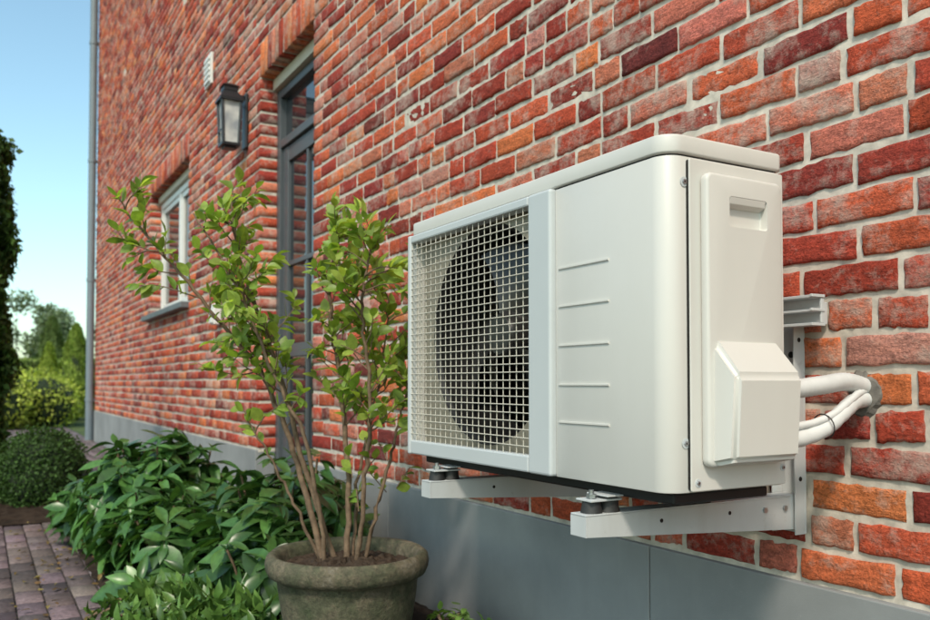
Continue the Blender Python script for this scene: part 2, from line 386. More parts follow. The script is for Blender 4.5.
box("mid_bar",ls-.059,ls+.059,ld-.061,ld-.055,lz+h*.28,lz+h*.28+.008,M_lant,L_)

# ---------------------------------------------------------------- air conditioner
AC=empty("air_conditioner_unit")
S0,S1=1.009,1.94; Y0,Y1=.97,1.25; ZB,ZT=ZC-.186,ZC+.414
SM=1.315; LH=.032
def rrect(x0,x1,y0,y1,radii,n=8):
    pts=[]
    cs=[(x0,y0,1,1,180),(x1,y0,-1,1,270),(x1,y1,-1,-1,0),(x0,y1,1,-1,90)]
    for (x,y,sx,sy,a0),r in zip(cs,radii):
        if r<=0: pts.append((x,y)); continue
        for k in range(n+1):
            a=math.radians(a0+90*k/n); pts.append((x+sx*r+r*math.cos(a),y+sy*r+r*math.sin(a)))
    return pts
c=prism("service_cabinet",rrect(-SM,-S0,Y0,Y1,[0,.035,.012,0]),'z',ZB+.004,ZT-LH-.0035,M_case,AC,.002); smooth_angle(c)
prism("lid_gap",rrect(-SM+.002,-S0-.004,Y0+.004,Y1-.004,[0,.033,.010,0]),'z',ZT-LH-.0034,ZT-LH-.0002,M_dark,AC)
lid=prism("lid",rrect(-S1-.003,-S0+.0025,Y0-.0025,Y1+.003,[.02,.037,.015,.012]),'z',ZT-LH,ZT,M_case,AC,.0045,3); smooth_angle(lid,30)
box("base_pan",SM+.001,S1-.004,Y0+.012,Y1,ZB+.002,ZB+.03,M_case2,AC,.002)
TZ=ZT-LH-.001
box("far_end",S1-.012,S1,Y0+.01,Y1,ZB+.031,TZ,M_case,AC,.002)
box("coil_back",SM+.002,S1-.013,Y1-.03,Y1-.002,ZB+.031,TZ-.001,M_coil,AC)
box("divider",SM+.0015,SM+.02,Y0+.03,Y1-.031,ZB+.031,TZ-.001,M_dark,AC)
box("under_shadow_tray",S0+.02,S1-.02,Y0+.03,Y1-.02,ZB-.018,ZB+.0015,M_dark,AC,.004)  # inset tray, coloured dark to paint the shadow under the unit
fs,fz,fr=1.60,ZC+.11,.240; py=Y0+.03
a0,a1,b0,b1=-(S1-.013),-(SM+.021),ZB+.031,TZ-.001
n=64; V=[];F=[]
for k in range(n):
    th=2*math.pi*k/n; cx,cz=math.cos(th),math.sin(th)
    V.append((-fs+fr*cx,py,fz+fr*cz))
for k in range(n):
    th=2*math.pi*k/n; cx,cz=math.cos(th),math.sin(th)
    tx=((a1+fs) if cx>0 else (a0+fs))/cx if abs(cx)>1e-6 else 1e9
    tz=((b1-fz) if cz>0 else (b0-fz))/cz if abs(cz)>1e-6 else 1e9
    t=min(abs(tx),abs(tz)); V.append((-fs+t*cx,py,fz+t*cz))
for k in range(n):
    V.append((-fs+(fr-.016)*math.cos(2*math.pi*k/n),py+.12,fz+(fr-.016)*math.sin(2*math.pi*k/n)))
for k in range(n):
    V.append((-fs+(fr+.010)*math.cos(2*math.pi*k/n),py-.012,fz+(fr+.010)*math.sin(2*math.pi*k/n)))
for k in range(n):
    k2=(k+1)%n; F.append((3*n+k,3*n+k2,n+k2,n+k))
mesh_obj("orifice_plate",V,F,M_orif,AC)
F=[(k,(k+1)%n,2*n+(k+1)%n,2*n+k) for k in range(n)]+[(3*n+k,3*n+(k+1)%n,(k+1)%n,k) for k in range(n)]
mesh_obj("bellmouth",V,F,M_dark,AC)
tube("fan_hub",[(-fs,py+.02,fz),(-fs,py+.035,fz),(-fs,py+.10,fz)],[.045,.055,.055],M_fan,AC,24)
for b in range(3):
    V=[];F=[];nr,na=8,10
    for i in range(nr+1):
        r=.05+(fr-.03-.05)*i/nr
        for j in range(na+1):
            a=b*2*math.pi/3+.35+ (j/na)*(1.35-.25*i/nr)+.55*(i/nr)**1.4
            V.append((-fs+r*math.cos(a),py+.10-.075*(j/na),fz+r*math.sin(a)))
    for i in range(nr):
        for j in range(na): q=i*(na+1)+j; F.append((q,q+1,q+na+2,q+na+1))
    mesh_obj("fan_blade",V,F,M_fan,AC,smooth=True)
gy0=Y0-.013
GX0,GX1=SM+.078,S1-.014; GZ0,GZ1=ZB+.04,ZT-LH-.022
box("front_frame_near",SM+.001,GX0,gy0,Y0+.025,ZB+.004,TZ,M_case2,AC,.006,3)
box("front_frame_far",GX1,S1+.002,gy0,Y0+.0095,ZB+.004,TZ,M_case2,AC,.004)
box("front_frame_top",GX0+.0005,GX1-.0005,gy0+.001,Y0+.02,GZ1,TZ-.001,M_case2,AC,.004)
box("front_frame_bottom",GX0+.0005,GX1-.0005,gy0+.001,Y0+.011,ZB+.005,GZ0,M_case2,AC,.004)
V=[];F=[]
def wire(p,q,r):
    global V,F
    v,f=tube_data([p,q],[r,r],6); o_=len(V); V+=v; F+=[tuple(i+o_ for i in t) for t in f]
nc,nr=21,30
for i in range(nc+1):
    s=GX0+(GX1-GX0)*(i+.0)/nc; wire(P(s,gy0+.007,GZ0-.004),P(s,gy0+.007,GZ1+.004),.0012)
for j in range(1,nr):
    z=GZ0+(GZ1-GZ0)*j/nr; wire(P(GX0-.004,gy0+.0045,z),P(GX1+.004,gy0+.0045,z),.0013)
mesh_obj("grille",V,F,M_wire,AC,smooth=True)
for y in (263,304,346,388,428):
    z=ZC+(385-y)/834*1.50
    prism("panel_rib",[(Y0+.004,z-.0045),(Y0-.0030,z+.001),(Y0-.0030,z+.004),(Y0+.004,z+.0045)],'x',-SM+.012,-1.155,M_case,AC)
X=-S0
prism("side_shadow_gap",rrect(Y0+.043,Y1-.003,ZB+.008,TZ-.008,[.004]*4),'x',X+.0003,X+.0025,M_dark,AC)
sp=prism("side_plate",rrect(Y0+.0452,Y1-.0045,ZB+.006,TZ-.006,[.004]*4),'x',X+.0026,X+.006,M_case,AC,.0015)
cov=prism("service_cover",rrect(1.037,1.222,ZC-.140,ZC+.352,[.014]*4),'x',X+.0065,X+.024,M_case,AC,.006,3); smooth_angle(cov,30)
cut=prism("handle_cut",rrect(1.090,1.183,ZC+.264,ZC+.316,[.006]*4),'x',X+.0085,X+.06,M_case,None,.002)
bm=cov.modifiers.new("b",'BOOLEAN'); bm.operation='DIFFERENCE'; bm.object=cut; bm.solver='EXACT'
dg=bpy.context.evaluated_depsgraph_get(); me=bpy.data.meshes.new_from_object(cov.evaluated_get(dg)); cov.modifiers.clear(); cov.data=me
bpy.data.objects.remove(cut)
prism("handle_lip",[(X+.0090,ZC+.298),(X+.0090,ZC+.3155),(X+.0238,ZC+.3155),(X+.021,ZC+.304)],'y',1.093,1.180,M_case,AC,.001)
xb=X+.022
V=[(xb,1.050,ZC+.075),(xb,1.205,ZC+.075),
   (xb+.048,1.056,ZC+.012),(xb+.048,1.216,ZC+.012),
   (xb+.040,1.056,ZC-.128),(xb+.040,1.216,ZC-.128),
   (xb,1.046,ZC-.138),(xb,1.226,ZC-.138),]
V+= [(xb-.01,v[1],v[2]) for v in (V[0],V[1],V[6],V[7])]
F=[(0,1,3,2),(2,3,5,4),(4,5,7,6),(0,2,4,6),(1,7,5,3),(0,6,10,8),(1,9,11,7),(0,8,9,1),(6,7,11,10),(8,10,11,9)]
o=mesh_obj("valve_hood",V,F,M_case,AC)
bmm=bmesh.new(); bmm.from_mesh(o.data); bmesh.ops.recalc_face_normals(bmm,faces=list(bmm.faces)); bmesh.ops.bevel(bmm,geom=list(bmm.edges),offset=.008,segments=3,affect='EDGES'); bmm.to_mesh(o.data); bmm.free(); smooth_angle(o,30)
def screw(p,ax,r=.005):
    q=Vector(p)+Vector(ax)*.003; tube("screw",[p,q],[r,r*.8],M_zinc,AC,12)
    tube("washer",[p,Vector(p)+Vector(ax)*.001],[r*1.7,r*1.7],M_case2,AC,14)
    tube("screw_slot",[q,q+Vector(ax)*.0004],[r*.4,r*.4],M_dark,AC,4)
screw((X+.0005,Y0+.038,ZC+.335),(1,0,0)); screw((X+.0005,Y0+.038,ZC-.10),(1,0,0)); screw((X+.006,Y1-.012,ZC-.15),(1,0,0),.004); screw((X+.006,Y0+.06,ZB+.02),(1,0,0),.004)
BR=AC
def arm(s):
    for (a,b) in ((s-.0215,s-.0185),(s+.0185,s+.0215)):
        prism("arm_web",[(Y0-.045,ZC-.272),(D-.02,ZC-.305),(D-.02,ZC-.236),(Y0-.045,ZC-.236)],'x',-b,-a,M_brk,BR)
    prism("arm_top",[(Y0-.048,ZC-.2358),(D-.005,ZC-.2358),(D-.005,ZC-.2325),(Y0-.048,ZC-.2325)],'x',-s-.022,-s+.022,M_brk,BR,.001)
    prism("arm_front",[(Y0-.048,ZC-.272),(Y0-.0455,ZC-.272),(Y0-.0455,ZC-.2362),(Y0-.048,ZC-.2362)],'x',-s-.022,-s+.022,M_brk,BR)
    for y in (Y0+.02,Y1-.03):
        tube("rubber_foot",[(-s,y,ZC-.232),(-s,y,ZC-.222),(-s,y,ZC-.212),(-s,y,ZC-.203)],[.022,.019,.019,.016],M_rub,BR,20)
        box("foot_clip",s-.03,s+.03,y-.025,y+.016,ZB-.017,ZB-.002-.012,M_brk,BR,.001)
    y=Y0-.018
    tube("rubber_foot",[(-s,y,ZC-.232),(-s,y,ZC-.222),(-s,y,ZC-.212)],[.02,.018,.016],M_rub,BR,20)
    tube("bolt",[(-s,y,ZC-.212),(-s,y,ZC-.192)],.005,M_zinc,BR,8); tube("nut",[(-s,y,ZC-.206),(-s,y,ZC-.199)],.0095,M_zinc,BR,6)
    box("foot_tab",s-.022,s+.022,y-.018,Y0+.035,ZC-.211,ZC-.2075,M_brk,BR,.0008)
    box("upright",s-.03,s+.03,D-.006,D-.001,ZC-.315,ZC+.155,M_brk,BR,.001)
    box("upright_flange",s-.03,s-.0275,D-.036,D-.0065,ZC-.315,ZC+.155,M_brk,BR)
    box("upright_flange",s+.0275,s+.03,D-.036,D-.0065,ZC-.315,ZC+.155,M_brk,BR)
    for z in (-.27,-.05,.06): tube("hole",[(-s,D-.0066,ZC+z),(-s,D-.0075,ZC+z)],.007,M_dark,BR,12)
    for z in (-.20,-.10,.0,.09): tube("flange_hole",[(-s+.0301,D-.02,ZC+z),(-s+.0306,D-.02,ZC+z)],.005,M_dark,BR,12)
    for yy in (D-.06,D-.12): tube("web_bolt",[(-s+.0216,yy,ZC-.258),(-s+.026,yy,ZC-.258)],.006,M_zinc,BR,6)
    for yy in (D-.22,D-.40): tube("web_slot",[(-s+.0216,yy,ZC-.256),(-s+.0222,yy,ZC-.256)],.004,M_dark,BR,12)
arm(1.185); arm(1.77)
box("rail_back",1.085,1.9,D-.045,D-.042,ZC+.115,ZC+.175,M_brk,BR)
box("rail_top",1.085,1.9,D-.0415,D-.0375,ZC+.171,ZC+.175,M_brk,BR)
for z0_,z1_ in ((.170,.176),(.114,.120),(.142,.147)): box("rail_lip",1.083,1.9,D-.075,D-.0455,ZC+z0_,ZC+z1_,M_brk,BR,.001)
for z0_ in (.114,.143,.171): box("rail_end_rib",1.076,1.0825,D-.080,D-.04,ZC+z0_,ZC+z0_+.006,M_brk,BR,.001)
box("rail_end_stop",1.078,1.0825,D-.050,D-.04,ZC+.1205,ZC+.1705,M_brk,BR,.001)
box("rail_spacer",1.10,1.15,D-.0415,D-.001,ZC+.12,ZC+.165,M_brk,BR,.001)
def corr(name,pts,r,step=.006,amp=.045,mat=None):
    c_=catmull(pts,10)
    out=[c_[0]]; acc=0
    for a,b in zip(c_[:-1],c_[1:]):
        seg=(b-a).length; t=step-acc
        while t<=seg: out.append(a+(b-a)*(t/seg)); t+=step
        acc=seg-(t-step)
    rads=[r*(1+(amp if i%2 else -amp*.5)) for i in range(len(out))]
    tube(name,out,rads,mat or M_pipe,AC,18)
PX=X-.012
corr("upper_pipe",[(X-.01,1.20,ZC-.012),(X-.004,1.27,ZC-.012),(X-.002,1.36,ZC-.004),(PX+.004,1.44,ZC+.002),(PX,1.52,ZC-.012)],.0165,.0060,.09)
corr("lower_pipe",[(X-.02,1.20,ZC-.108),(X-.006,1.27,ZC-.105),(X+.008,1.34,ZC-.088),(X+.010,1.40,ZC-.056),(PX+.008,1.46,ZC-.035),(PX+.002,1.52,ZC-.032)],.0155,.014,.05)
corr("power_cable",[(X-.02,1.20,ZC-.078),(X+.0,1.28,ZC-.079),(X+.014,1.35,ZC-.065),(X+.014,1.41,ZC-.038),(PX+.012,1.47,ZC-.018),(PX,1.52,ZC-.014)],.007,.03)
for (y,z,r) in ((1.348,-.080,.0225),):
    pts=[(X+.009+r*math.cos(t),y+.3*r*math.sin(t)*-.6,ZC+z+r*math.sin(t)) for t in np.linspace(0,2*math.pi,20)]
    tube("cable_tie",pts,.0013,M_rub,AC,6)
V,F=[],[]
n=40
V.append((PX,D-.006,ZC-.022))
for k in range(n):
    th=2*math.pi*k/n; r=.032*(1+.12*math.sin(3*th+1)+.06*random.random()); V.append((PX+r*math.cos(th),D-.004,ZC-.022+r*1.15*math.sin(th)))
for k in range(n):
    th=2*math.pi*k/n; r=.039*(1+.14*math.sin(3*th+1)+.10*random.random()); V.append((PX+r*math.cos(th),D+.006,ZC-.022+r*1.15*math.sin(th)))
F=[(0,1+k,1+(k+1)%n) for k in range(n)]+[(1+k,1+n+k,1+n+(k+1)%n,1+(k+1)%n) for k in range(n)]
mesh_obj("wall_sealant",V,F,simple("sealant",(.15,.135,.12),.9,0,.3,60,.8,150),AC)

# ---------------------------------------------------------------- leaves
def leaf_template(prof,fold=.25,curl=.25):
    V=[];F=[]
    for t,w in prof:
        zc=-curl*t*t
        V+= [(-w,t,zc+fold*w),(0,t,zc),(w,t,zc+fold*w)]
    for i in range(len(prof)-1):
        a=i*3; F+= [(a,a+1,a+4,a+3),(a+1,a+2,a+5,a+4)]
    return np.array(V,float),np.array(F)
T_oval=leaf_template([(0,.01),(.12,.13),(.3,.24),(.5,.28),(.7,.24),(.88,.12),(1,.005)],.35,.18)
T_lance=leaf_template([(0,.008),(.15,.08),(.35,.17),(.55,.205),(.75,.16),(.9,.07),(1,.003)],.45,.45)
T_small=leaf_template([(0,.03),(.45,.33),(1,.01)],.3,.15)
def scatter(name,T,pos,dirs,ups,size,cols,mat,parent=None,smooth=True):
    TV,TF=T; n=len(pos); pos=np.asarray(pos);d=np.asarray(dirs,float);u=np.asarray(ups,float)
    d/=np.linalg.norm(d,axis=1,keepdims=True)+1e-9
    x=np.cross(d,u); x/=np.linalg.norm(x,axis=1,keepdims=True)+1e-9; z=np.cross(x,d)
    size=np.asarray(size)[:,None,None]
    wv=rng.uniform(.8,1.2,(n,1,1)); cu=rng.uniform(-.2,1.9,(n,1,1))
    V=pos[:,None,:]+size*(TV[None,:,0:1]*wv*x[:,None,:]+TV[None,:,1:2]*d[:,None,:]+TV[None,:,2:3]*cu*z[:,None,:])
    k=len(TV); F=(TF[None]+(np.arange(n)*k)[:,None,None]).reshape(-1,4)
    C=np.repeat(np.asarray(cols),k,axis=0)
    return big_mesh(name,V.reshape(-1,3),F,mat,C,parent,smooth)
def rand_dirs(n,upb=0):
    v=rng.normal(size=(n,3)); v[:,2]+=upb; return v/np.linalg.norm(v,axis=1,keepdims=True)
def colvar(base,n,var=.3,alt=None,pa=.3):
    c=np.tile(np.array(base,float),(n,1))
    if alt is not None:
        m=rng.random(n)[:,None]; c=c*(1-m*pa)+np.array(alt)*m*pa
    return np.clip(c*rng.uniform(1-var,1+var,(n,1)),0,1)

# potted shrub
PS=empty("potted_shrub"); pc=(-2.388,.978,-.02)
R_=Vector((.503,.864,0)); F_=Vector((-.864,.503,0))
def LP(u,v,z): q=Vector(pc)+R_*(u-.012)+F_*v; return Vector((q.x,q.y,z-.015))
prof=[(.0,.02),(.155,.02),(.165,.03),(.180,.10),(.198,.20),(.208,.28),(.212,.315),(.222,.322),(.238,.330),(.245,.345),(.247,.362),(.243,.380),(.232,.390),(.218,.388),(.208,.378),(.203,.36),(.200,.33)]
lathe("pot",prof,pc,M_pot,PS,96,.007)
V=[];F=[];n=48;rr=14
for i in range(rr+1):
    for k in range(n):
        th=2*math.pi*k/n; r=.2035*i/rr; V.append((pc[0]+r*math.cos(th),pc[1]+r*math.sin(th),pc[2]+.345+.022*(1-(i/rr)**2)+random.uniform(-.009,.009)))
for i in range(rr):
    for k in range(n): k2=(k+1)%n; F.append((i*n+k,i*n+k2,(i+1)*n+k2,(i+1)*n+k))
mesh_obj("potting_soil",V,F,simple("potting_soil_mat",(.045,.031,.022),.95,0,.5,60,1,150,.2),PS)
stems=[
 [(-.06,0,.34),(-.14,.03,.61),(-.25,.06,.89),(-.36,.02,1.05),(-.52,-.03,1.25),(-.66,-.05,1.42)],
 [(-.03,.02,.34),(-.11,.0,.6),(-.19,-.03,.9),(-.25,-.05,1.1),(-.31,-.08,1.3),(-.33,-.08,1.46)],
 [(.01,0,.34),(0,.05,.68),(-.04,.1,.98),(-.07,.12,1.20),(-.05,.1,1.31),(-.03,.1,1.38)],
 [(.04,0,.34),(.07,-.04,.62),(.085,-.06,.83),(.06,-.08,1.10),(.08,-.1,1.24),(.09,-.1,1.32)],
 [(.06,.02,.34),(.12,.0,.6),(.16,.04,.75),(.19,.06,.90)],
 [(-.05,-.02,.34),(-.10,-.08,.7),(-.22,-.1,.98),(-.30,-.12,1.18),(-.44,-.1,1.40)],
 [(.02,.03,.34),(.03,.1,.6),(.08,.14,.85),(.11,.15,1.05),(.12,.14,1.18)],
 [(-.07,.02,.34),(-.16,-.02,.55),(-.22,-.05,.68),(-.30,-.07,.82)],
]
SV=[];SF=[]; lp=[];ld_=[];lu=[];lsz=[]
def addtube(pts,rads,sides=7):
    global SV,SF
    v,f=tube_data(pts,rads,sides); o_=len(SV); SV+=v; SF+=[tuple(i+o_ for i in t) for t in f]
def leaves_on(pts,dens=1.0):
    for i in range(1,len(pts)):
        a,b=pts[i-1],pts[i]; t=(b-a).normalized()
        if rng.random()<dens:
            side=Vector(rng.normal(size=3)).normalized(); side=(side-t*side.dot(t)).normalized()
            dr=(side*.9+t*.7+Vector((0,0,.05))).normalized()
            lp.append(a.lerp(b,rng.random())); ld_.append(dr); lu.append(Vector((rng.normal()*.55+.25,rng.normal()*.55-.4,1))); lsz.append(rng.uniform(.030,.060))
for si,st in enumerate(stems):
    pts=[LP(*p) for p in st]; c=catmull(pts,8); n=len(c)
    c=[p+Vector(rng.normal(size=3))*.003 for p in c]
    r0=(.0095,.0085,.0085,.007,.006,.006,.005,.0045)[si]
    addtube(c,[r0*(1-i/n*.82)+.0012 for i in range(n)],9)
    for i,p in enumerate(c):
        z=p.z
        if z<.72: continue
        pr=.48 if z>.9 else .36
        for rep in range(2):
            if rng.random()<pr:
                t=(c[min(i+1,n-1)]-c[i-1]).normalized()
                sd=Vector(rng.normal(size=3)); sd=(sd-t*sd.dot(t)).normalized()
                dr=(sd*.85+t*.5+Vector((0,0,.2))).normalized(); Ln=rng.uniform(.05,.20)*(1.15 if z<1.2 else .75)
                m=max(4,int(Ln/.018)); tw=[p]; q=p.copy()
                for j in range(m):
                    dr=(dr+Vector(rng.normal(size=3))*.18+Vector((0,0,.02))).normalized(); q=q+dr*Ln/m; tw.append(q.copy())
                addtube(tw,[.0021*(1-j/(m+1))+.0007 for j in range(len(tw))],5)
                leaves_on(tw[2:],.98); leaves_on(tw[len(tw)//2:],.75)
                lp.append(tw[-1]); ld_.append(dr); lu.append(Vector((0,0,1))); lsz.append(rng.uniform(.03,.05))
    leaves_on(c[-10:],.8); leaves_on(c[-6:],.8)
for k in range(9):
    p=LP(rng.uniform(.0,.16),rng.uniform(-.05,.1),rng.uniform(.5,.78)); dr=Vector(rng.normal(size=3)*.5)+Vector((0,0,.6)); dr.normalize()
    tw=[p+dr*.02*j for j in range(5)]; addtube(tw,[.0018]*5,5); leaves_on(tw,.9)
mesh_obj("stems",SV,SF,M_bark,PS,smooth=True)
nl=len(lp); cols=colvar((.16,.27,.045),nl,.3,(.36,.45,.09),.95)
scatter("leaves",T_oval,[tuple(p) for p in lp],[tuple(p) for p in ld_],[tuple(p) for p in lu],lsz,cols,M_leaf,PS)
print("leaves",nl)

def whorl_bush(name,centers,nst,base,alt,Lr=(.10,.16),h=.6,leafn=(7,10),T=T_lance,mat=M_leafd,lean=.35):
    E=empty(name); p=[];d=[];u=[];sz=[];tv=[];tf=[]
    for (cs,cd,rs,rd,hh) in centers:
        for i in range(int(nst*rs*rd/.24)):
            a=rng.uniform(0,2*math.pi); r=math.sqrt(rng.random())
            s=cs+rs*r*math.cos(a); dd=min(cd+rd*r*math.sin(a),1.42); top=hh*(1-.55*r*r)*rng.uniform(.66,1.08)
            base_p=Vector((-(cs+(s-cs)*.6),cd+(dd-cd)*.6,0)); tip=Vector((-s,dd,top)); mid=base_p.lerp(tip,.5)+Vector((0,0,.05))
            v,f=tube_data(catmull([base_p,mid,tip],4),[.005]*9,5); o_=len(tv); tv+=v; tf+=[tuple(q+o_ for q in t) for t in f]
            ax=((tip-mid).normalized()+Vector(rng.normal(size=3))*.22).normalized()
            for tier in range(3):
                c=tip-ax*(.06*tier+.0) ; n=rng.integers(*leafn); ph=rng.uniform(0,6)
                t1=ax.cross(Vector((.3,.9,.1))).normalized(); t2=ax.cross(t1)
                for k in range(n):
                    th=ph+2*math.pi*k/n+rng.normal()*.25; el=rng.uniform(-.3,.6)-.2*tier
                    o=t1*math.cos(th)+t2*math.sin(th)
                    dr=o*math.cos(el)+ax*math.sin(el); up=ax*math.cos(el)-o*math.sin(el)+Vector(rng.normal(size=3))*.2
                    p.append(tuple(c+Vector(rng.normal(size=3))*.008)); d.append(tuple(dr)); u.append(tuple(up)); sz.append(rng.uniform(*Lr)*(.75 if tier==0 else 1))
    mesh_obj("stems",tv,tf,M_bark,E,smooth=True)
    scatter("foliage",T,p,d,u,sz,colvar(base,len(p),.4,alt,.9),mat,E); return E
whorl_bush("leafy_shrub",[(4.35,.80,.62,.40,.62),(4.85,.62,.35,.3,.42),(3.75,.72,.45,.32,.38)],62,(.038,.10,.026),(.085,.19,.045),Lr=(.10,.18),leafn=(5,9))
whorl_bush("leafy_shrub",[(3.35,1.12,.55,.30,.63),(3.0,.95,.3,.25,.44)],70,(.035,.095,.026),(.08,.17,.04),Lr=(.10,.18),leafn=(5,9))
whorl_bush("ground_cover_plant",[(3.05,.55,.35,.25,.13),(2.75,.72,.22,.2,.10)],130,(.07,.15,.035),(.13,.23,.05),Lr=(.04,.075),h=.12)
whorl_bush("ground_cover_plant",[(2.22,1.27,.16,.08,.23)],260,(.11,.21,.045),(.18,.29,.06),Lr=(.03,.055),T=T_oval)

def shell(centers,radii,n,inner=.75):
    k=len(centers); w=np.array([r[0]*r[2] for r in radii],float); w/=w.sum()
    idx=rng.choice(k,n,p=w); v=rand_dirs(n); rr=rng.uniform(inner,1.05,(n,1))
    c=np.array(centers)[idx]; r=np.array(radii)[idx]
    bumpy=1+.12*np.sin(v[:,0:1]*7+idx[:,None])*np.cos(v[:,2:3]*6+idx[:,None]*2)
    return c+v*r*rr*bumpy, v
def foliage(name,centers,radii,n,size,base,alt,mat=M_leaff,T=T_small,parent=None,zmin=0.02,inner=.75,var=.4):
    p,v=shell(centers,radii,n,inner); m=p[:,2]>zmin; p=p[m]; v=v[m]; n=len(p)
    d=v*.6+rng.normal(size=(n,3))*.7; u=v+rng.normal(size=(n,3))*.4
    return scatter(name,T,p,d,u,rng.uniform(size[0],size[1],n),colvar(base,n,var,alt,.9),mat,parent)
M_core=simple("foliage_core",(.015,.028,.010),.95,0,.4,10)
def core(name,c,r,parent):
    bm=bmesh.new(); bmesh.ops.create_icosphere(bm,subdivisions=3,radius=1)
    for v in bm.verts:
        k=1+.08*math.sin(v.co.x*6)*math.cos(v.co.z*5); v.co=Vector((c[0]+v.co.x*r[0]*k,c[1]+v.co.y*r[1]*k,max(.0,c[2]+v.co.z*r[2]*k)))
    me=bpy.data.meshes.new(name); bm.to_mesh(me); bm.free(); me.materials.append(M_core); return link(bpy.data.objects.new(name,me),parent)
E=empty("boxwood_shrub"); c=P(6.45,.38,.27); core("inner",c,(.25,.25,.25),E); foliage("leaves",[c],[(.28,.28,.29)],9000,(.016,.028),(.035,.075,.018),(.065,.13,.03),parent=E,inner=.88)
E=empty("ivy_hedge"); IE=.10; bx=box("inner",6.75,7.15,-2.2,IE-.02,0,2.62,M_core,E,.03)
n=32000
S=rng.uniform(6.75,7.15,n); Dd=rng.uniform(-2.2,IE-.02,n); Z=rng.uniform(0,2.64,n); v=np.zeros((n,3))
f=rng.choice(4,n,p=[.35,.24,.28,.13])
S=np.where(f==0,6.73,S); v[f==0]=(1,0,0); Dd=np.where(f==1,IE,Dd); v[f==1]=(0,1,0); Dd=np.where((f==2),rng.uniform(-.5,IE-.02,n),Dd); S=np.where(f==2,6.73,S); v[f==2]=(1,0,0); Z=np.where(f==3,2.64,Z); v[f==3]=(0,0,1)
bm_=.035*np.sin(Z*7+Dd*5)+.03*np.sin(Z*15+S*9)
p=np.stack([-S,Dd,Z],1)+v*(bm_[:,None]+rng.uniform(-.01,.07,(n,1)))+rng.normal(size=(n,3))*.012
scatter("ivy_leaves",T_small,p,np.array([0,0,-.8])+rng.normal(size=(n,3))*.5,v+rng.normal(size=(n,3))*.35,rng.uniform(.035,.065,n),colvar((.03,.07,.018),n,.4,(.08,.15,.03),.9),M_leaff,E)
E=empty("garden_shrubs")
cs=[];rs=[]
for i in range(26):
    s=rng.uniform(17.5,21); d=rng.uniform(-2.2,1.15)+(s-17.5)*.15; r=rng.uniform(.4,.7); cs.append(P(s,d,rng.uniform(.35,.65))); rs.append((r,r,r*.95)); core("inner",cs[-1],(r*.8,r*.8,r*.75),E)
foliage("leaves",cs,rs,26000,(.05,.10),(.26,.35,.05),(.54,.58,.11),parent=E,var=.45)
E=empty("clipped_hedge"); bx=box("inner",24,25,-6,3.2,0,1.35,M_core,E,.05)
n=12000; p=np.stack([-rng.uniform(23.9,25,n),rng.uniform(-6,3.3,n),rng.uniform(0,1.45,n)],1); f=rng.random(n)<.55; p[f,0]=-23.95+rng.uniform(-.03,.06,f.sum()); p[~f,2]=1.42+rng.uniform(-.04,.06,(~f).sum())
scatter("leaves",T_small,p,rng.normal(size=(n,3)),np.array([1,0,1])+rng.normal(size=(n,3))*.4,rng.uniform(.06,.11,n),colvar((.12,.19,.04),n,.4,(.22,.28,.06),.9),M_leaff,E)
def conifer(s,d,h,r,base,alt):
    E=empty("conifer_tree"); tube("trunk",[P(s,d,0),P(s,d,h*.9)],[r*.15,.02],M_bark,E,8)
    n=9000; z=rng.random(n)**.8; a=rng.uniform(0,6.283,n); prof_=np.clip(1-z**1.6,0,1)**.75*(.65+.35*np.minimum(1,z*6)); rad=r*prof_*(1+.15*np.sin(a*5+z*20))*rng.uniform(.8,1.05,n)
    p=np.stack([-s+rad*np.cos(a),d+rad*np.sin(a),.05+z*h],1); v=np.stack([np.cos(a),np.sin(a),np.full(n,.3)],1)
    scatter("foliage",T_small,p,np.stack([np.cos(a)*.4,np.sin(a)*.4,np.ones(n)],1)+rng.normal(size=(n,3))*.25,v,rng.uniform(.07,.13,n)*h/2.2,colvar(base,n,.4,alt,.9),M_leaff,E)
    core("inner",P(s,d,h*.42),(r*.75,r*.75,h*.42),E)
conifer(22.5,1.45,1.75,.30,(.17,.25,.035),(.36,.44,.08))
conifer(21.5,1.95,2.15,.42,(.15,.23,.04),(.30,.38,.08))
conifer(23,.35,2.2,.55,(.22,.29,.035),(.44,.50,.08))
conifer(26,1.75,2.6,.5,(.09,.14,.045),(.15,.21,.06))
E=empty("distant_trees"); cs=[];rs=[]
for i in range(24):
    s=rng.uniform(46,62); d=-14+i*1.5+rng.normal()*.6; H=rng.uniform(4.4,6.6)
    if i>14: H+=1
    tube("trunk",[P(s,d,0),P(s+.1,d+.1,H*.7)],[.2,.07],M_bark,E,7)
    for k in range(9):
        a=rng.uniform(0,6.28); rr=rng.uniform(0,1.5); z=rng.uniform(.3,.92)*H; r=rng.uniform(.6,1.25)*(1.15-.5*z/H)
        q=P(s+rr*math.cos(a),d+rr*math.sin(a),z); cs.append(q); rs.append((r,r,r*.8))
        if k<4: tube("limb",[P(s,d,H*.45),q],[.06,.02],M_bark,E,5)
foliage("crowns",cs,rs,55000,(.14,.30),(.10,.15,.08),(.20,.25,.13),parent=E,inner=.35,var=.5)

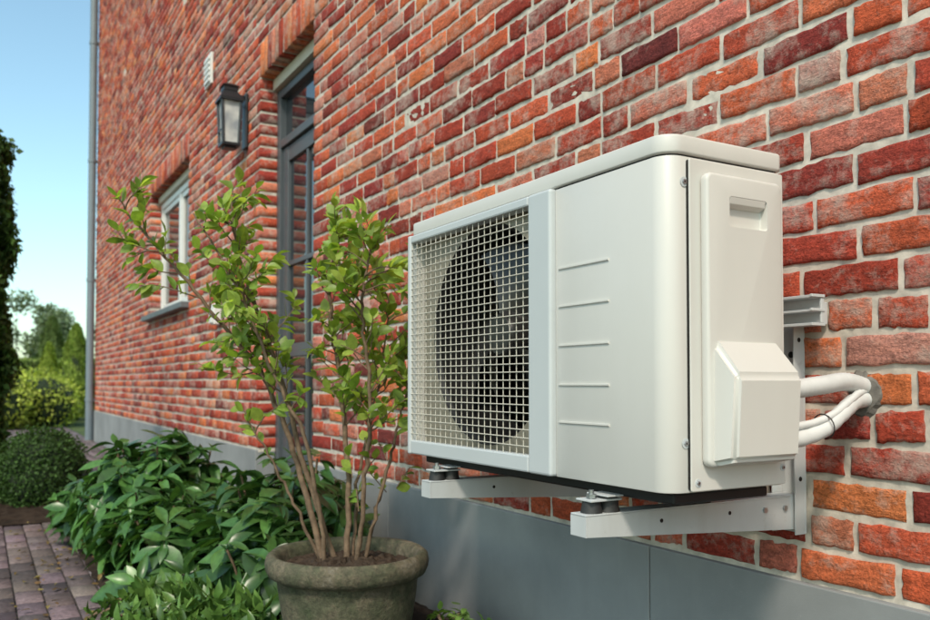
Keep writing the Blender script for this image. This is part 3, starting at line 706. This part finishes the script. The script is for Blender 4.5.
# ---------------------------------------------------------------- paving & beds
box("paving_path",-1,30,-3.2,D-.016,-.06,.012,M_sand,None)
PV=bpy.data.objects["paving_path"]
pv=[]
y=-1.6; row=0
while y<1.44:
    s=1.5+(row%2)*.105
    while s<17:
        if not(s>1.5 and s<5.35 and y>.46): pv.append((s+.002,s+.203,y+.002,y+.098))
        s+=.208
    y+=.102; row+=1
def pave():
    V=[];F=[];C=[];off=0
    ff=np.array([(0,1,2,3),(0,4,5,1),(1,5,6,2),(2,6,7,3),(3,7,4,0)])
    for (a,b,y0,y1) in pv:
        z=.026+rng.normal(0,.0018); c=.004
        q=np.array([(-b+c,y0+c,z),(-a-c,y0+c,z),(-a-c,y1-c,z),(-b+c,y1-c,z),(-b,y0,z-.006),(-a,y0,z-.006),(-a,y1,z-.006),(-b,y1,z-.006)])
        q[:,2]+=rng.normal(0,.0008,8); V.append(q);F.append(ff+off);off+=8;C.append(np.tile(pcol(),(8,1)))
    return big_mesh("pavers",np.concatenate(V),np.concatenate(F),M_paver,np.concatenate(C),PV)
pave()
def bed(name,s0,s1,d0,d1,n=70,m=24,hz=.06):
    V=[];F=[]
    for i in range(n+1):
        for j in range(m+1):
            e=min(i,n-i,j,m-j)/4; V.append((-(s0+(s1-s0)*i/n)+rng.normal()*.004,d0+(d1-d0)*j/m+rng.normal()*.004,.03+hz*min(1,e)*rng.uniform(.4,1)))
    for i in range(n):
        for j in range(m): q=i*(m+1)+j; F.append((q,q+m+1,q+m+2,q+1))
    return mesh_obj(name,V,F,M_soil,None)
bed("flower_bed",.9,5.35,.44,D-.02,110,30); bed("flower_bed",5.7,7.6,-2.3,.60,60,60,.04)
n=260; fp=np.stack([-rng.uniform(2.2,6.4,n),rng.normal(.38,.22,n),np.full(n,.036)],1); fp[:,2]+=np.where((fp[:,1]>.44),.055,0)
scatter("fallen_leaves",T_oval,fp,np.concatenate([rng.normal(size=(n,2)),rng.normal(size=(n,1))*.15],1),np.array([0,0,1])+rng.normal(size=(n,3))*.25,rng.uniform(.015,.04,n),colvar((.16,.09,.04),n,.4,(.24,.20,.07),.9),M_leaff)

# ---------------------------------------------------------------- light, sky, camera
el=math.radians(47); az=math.radians(42)
sd=Vector((math.cos(el)*math.cos(az),-math.cos(el)*math.sin(az),math.sin(el)))
w=bpy.data.worlds.new("World"); sc.world=w; w.use_nodes=True; N=w.node_tree.nodes; L=w.node_tree.links
sky=N.new("ShaderNodeTexSky"); sky.sky_type='NISHITA'; sky.sun_disc=False; sky.sun_elevation=el; sky.sun_rotation=math.atan2(sd.x,sd.y); sky.air_density=1.0; sky.dust_density=1.5; sky.ozone_density=1.0
tn=mix(N,L,1.0,sky.outputs[0],(1.58,1.80,1.55),'MULTIPLY')
L.new(tn,N["Background"].inputs[0]); N["Background"].inputs[1].default_value=.15
sl=bpy.data.lights.new("sun","SUN"); sl.energy=2.75; sl.angle=math.radians(6); sl.color=(1,.885,.75)
so=link(bpy.data.objects.new("sun",sl)); so.rotation_euler=sd.to_track_quat('Z','Y').to_euler()
cam=bpy.data.cameras.new("camera"); co=link(bpy.data.objects.new("camera",cam)); co.location=(0,0,ZC)
pitch=math.radians(1.6)
fw=Vector((-.8643,.503,0)).normalized()*math.cos(pitch)+Vector((0,0,math.sin(pitch)))
co.rotation_euler=fw.to_track_quat('-Z','Y').to_euler()
cam.lens=834/930*36; cam.sensor_width=36; cam.clip_end=2000; cam.clip_start=.02
cam.shift_y=(73-834*math.tan(pitch))/930
cam.dof.use_dof=True; cam.dof.focus_distance=1.75; cam.dof.aperture_fstop=5.0
sc.camera=co
sc.view_settings.view_transform='Standard'; sc.view_settings.look='None'; sc.view_settings.exposure=0
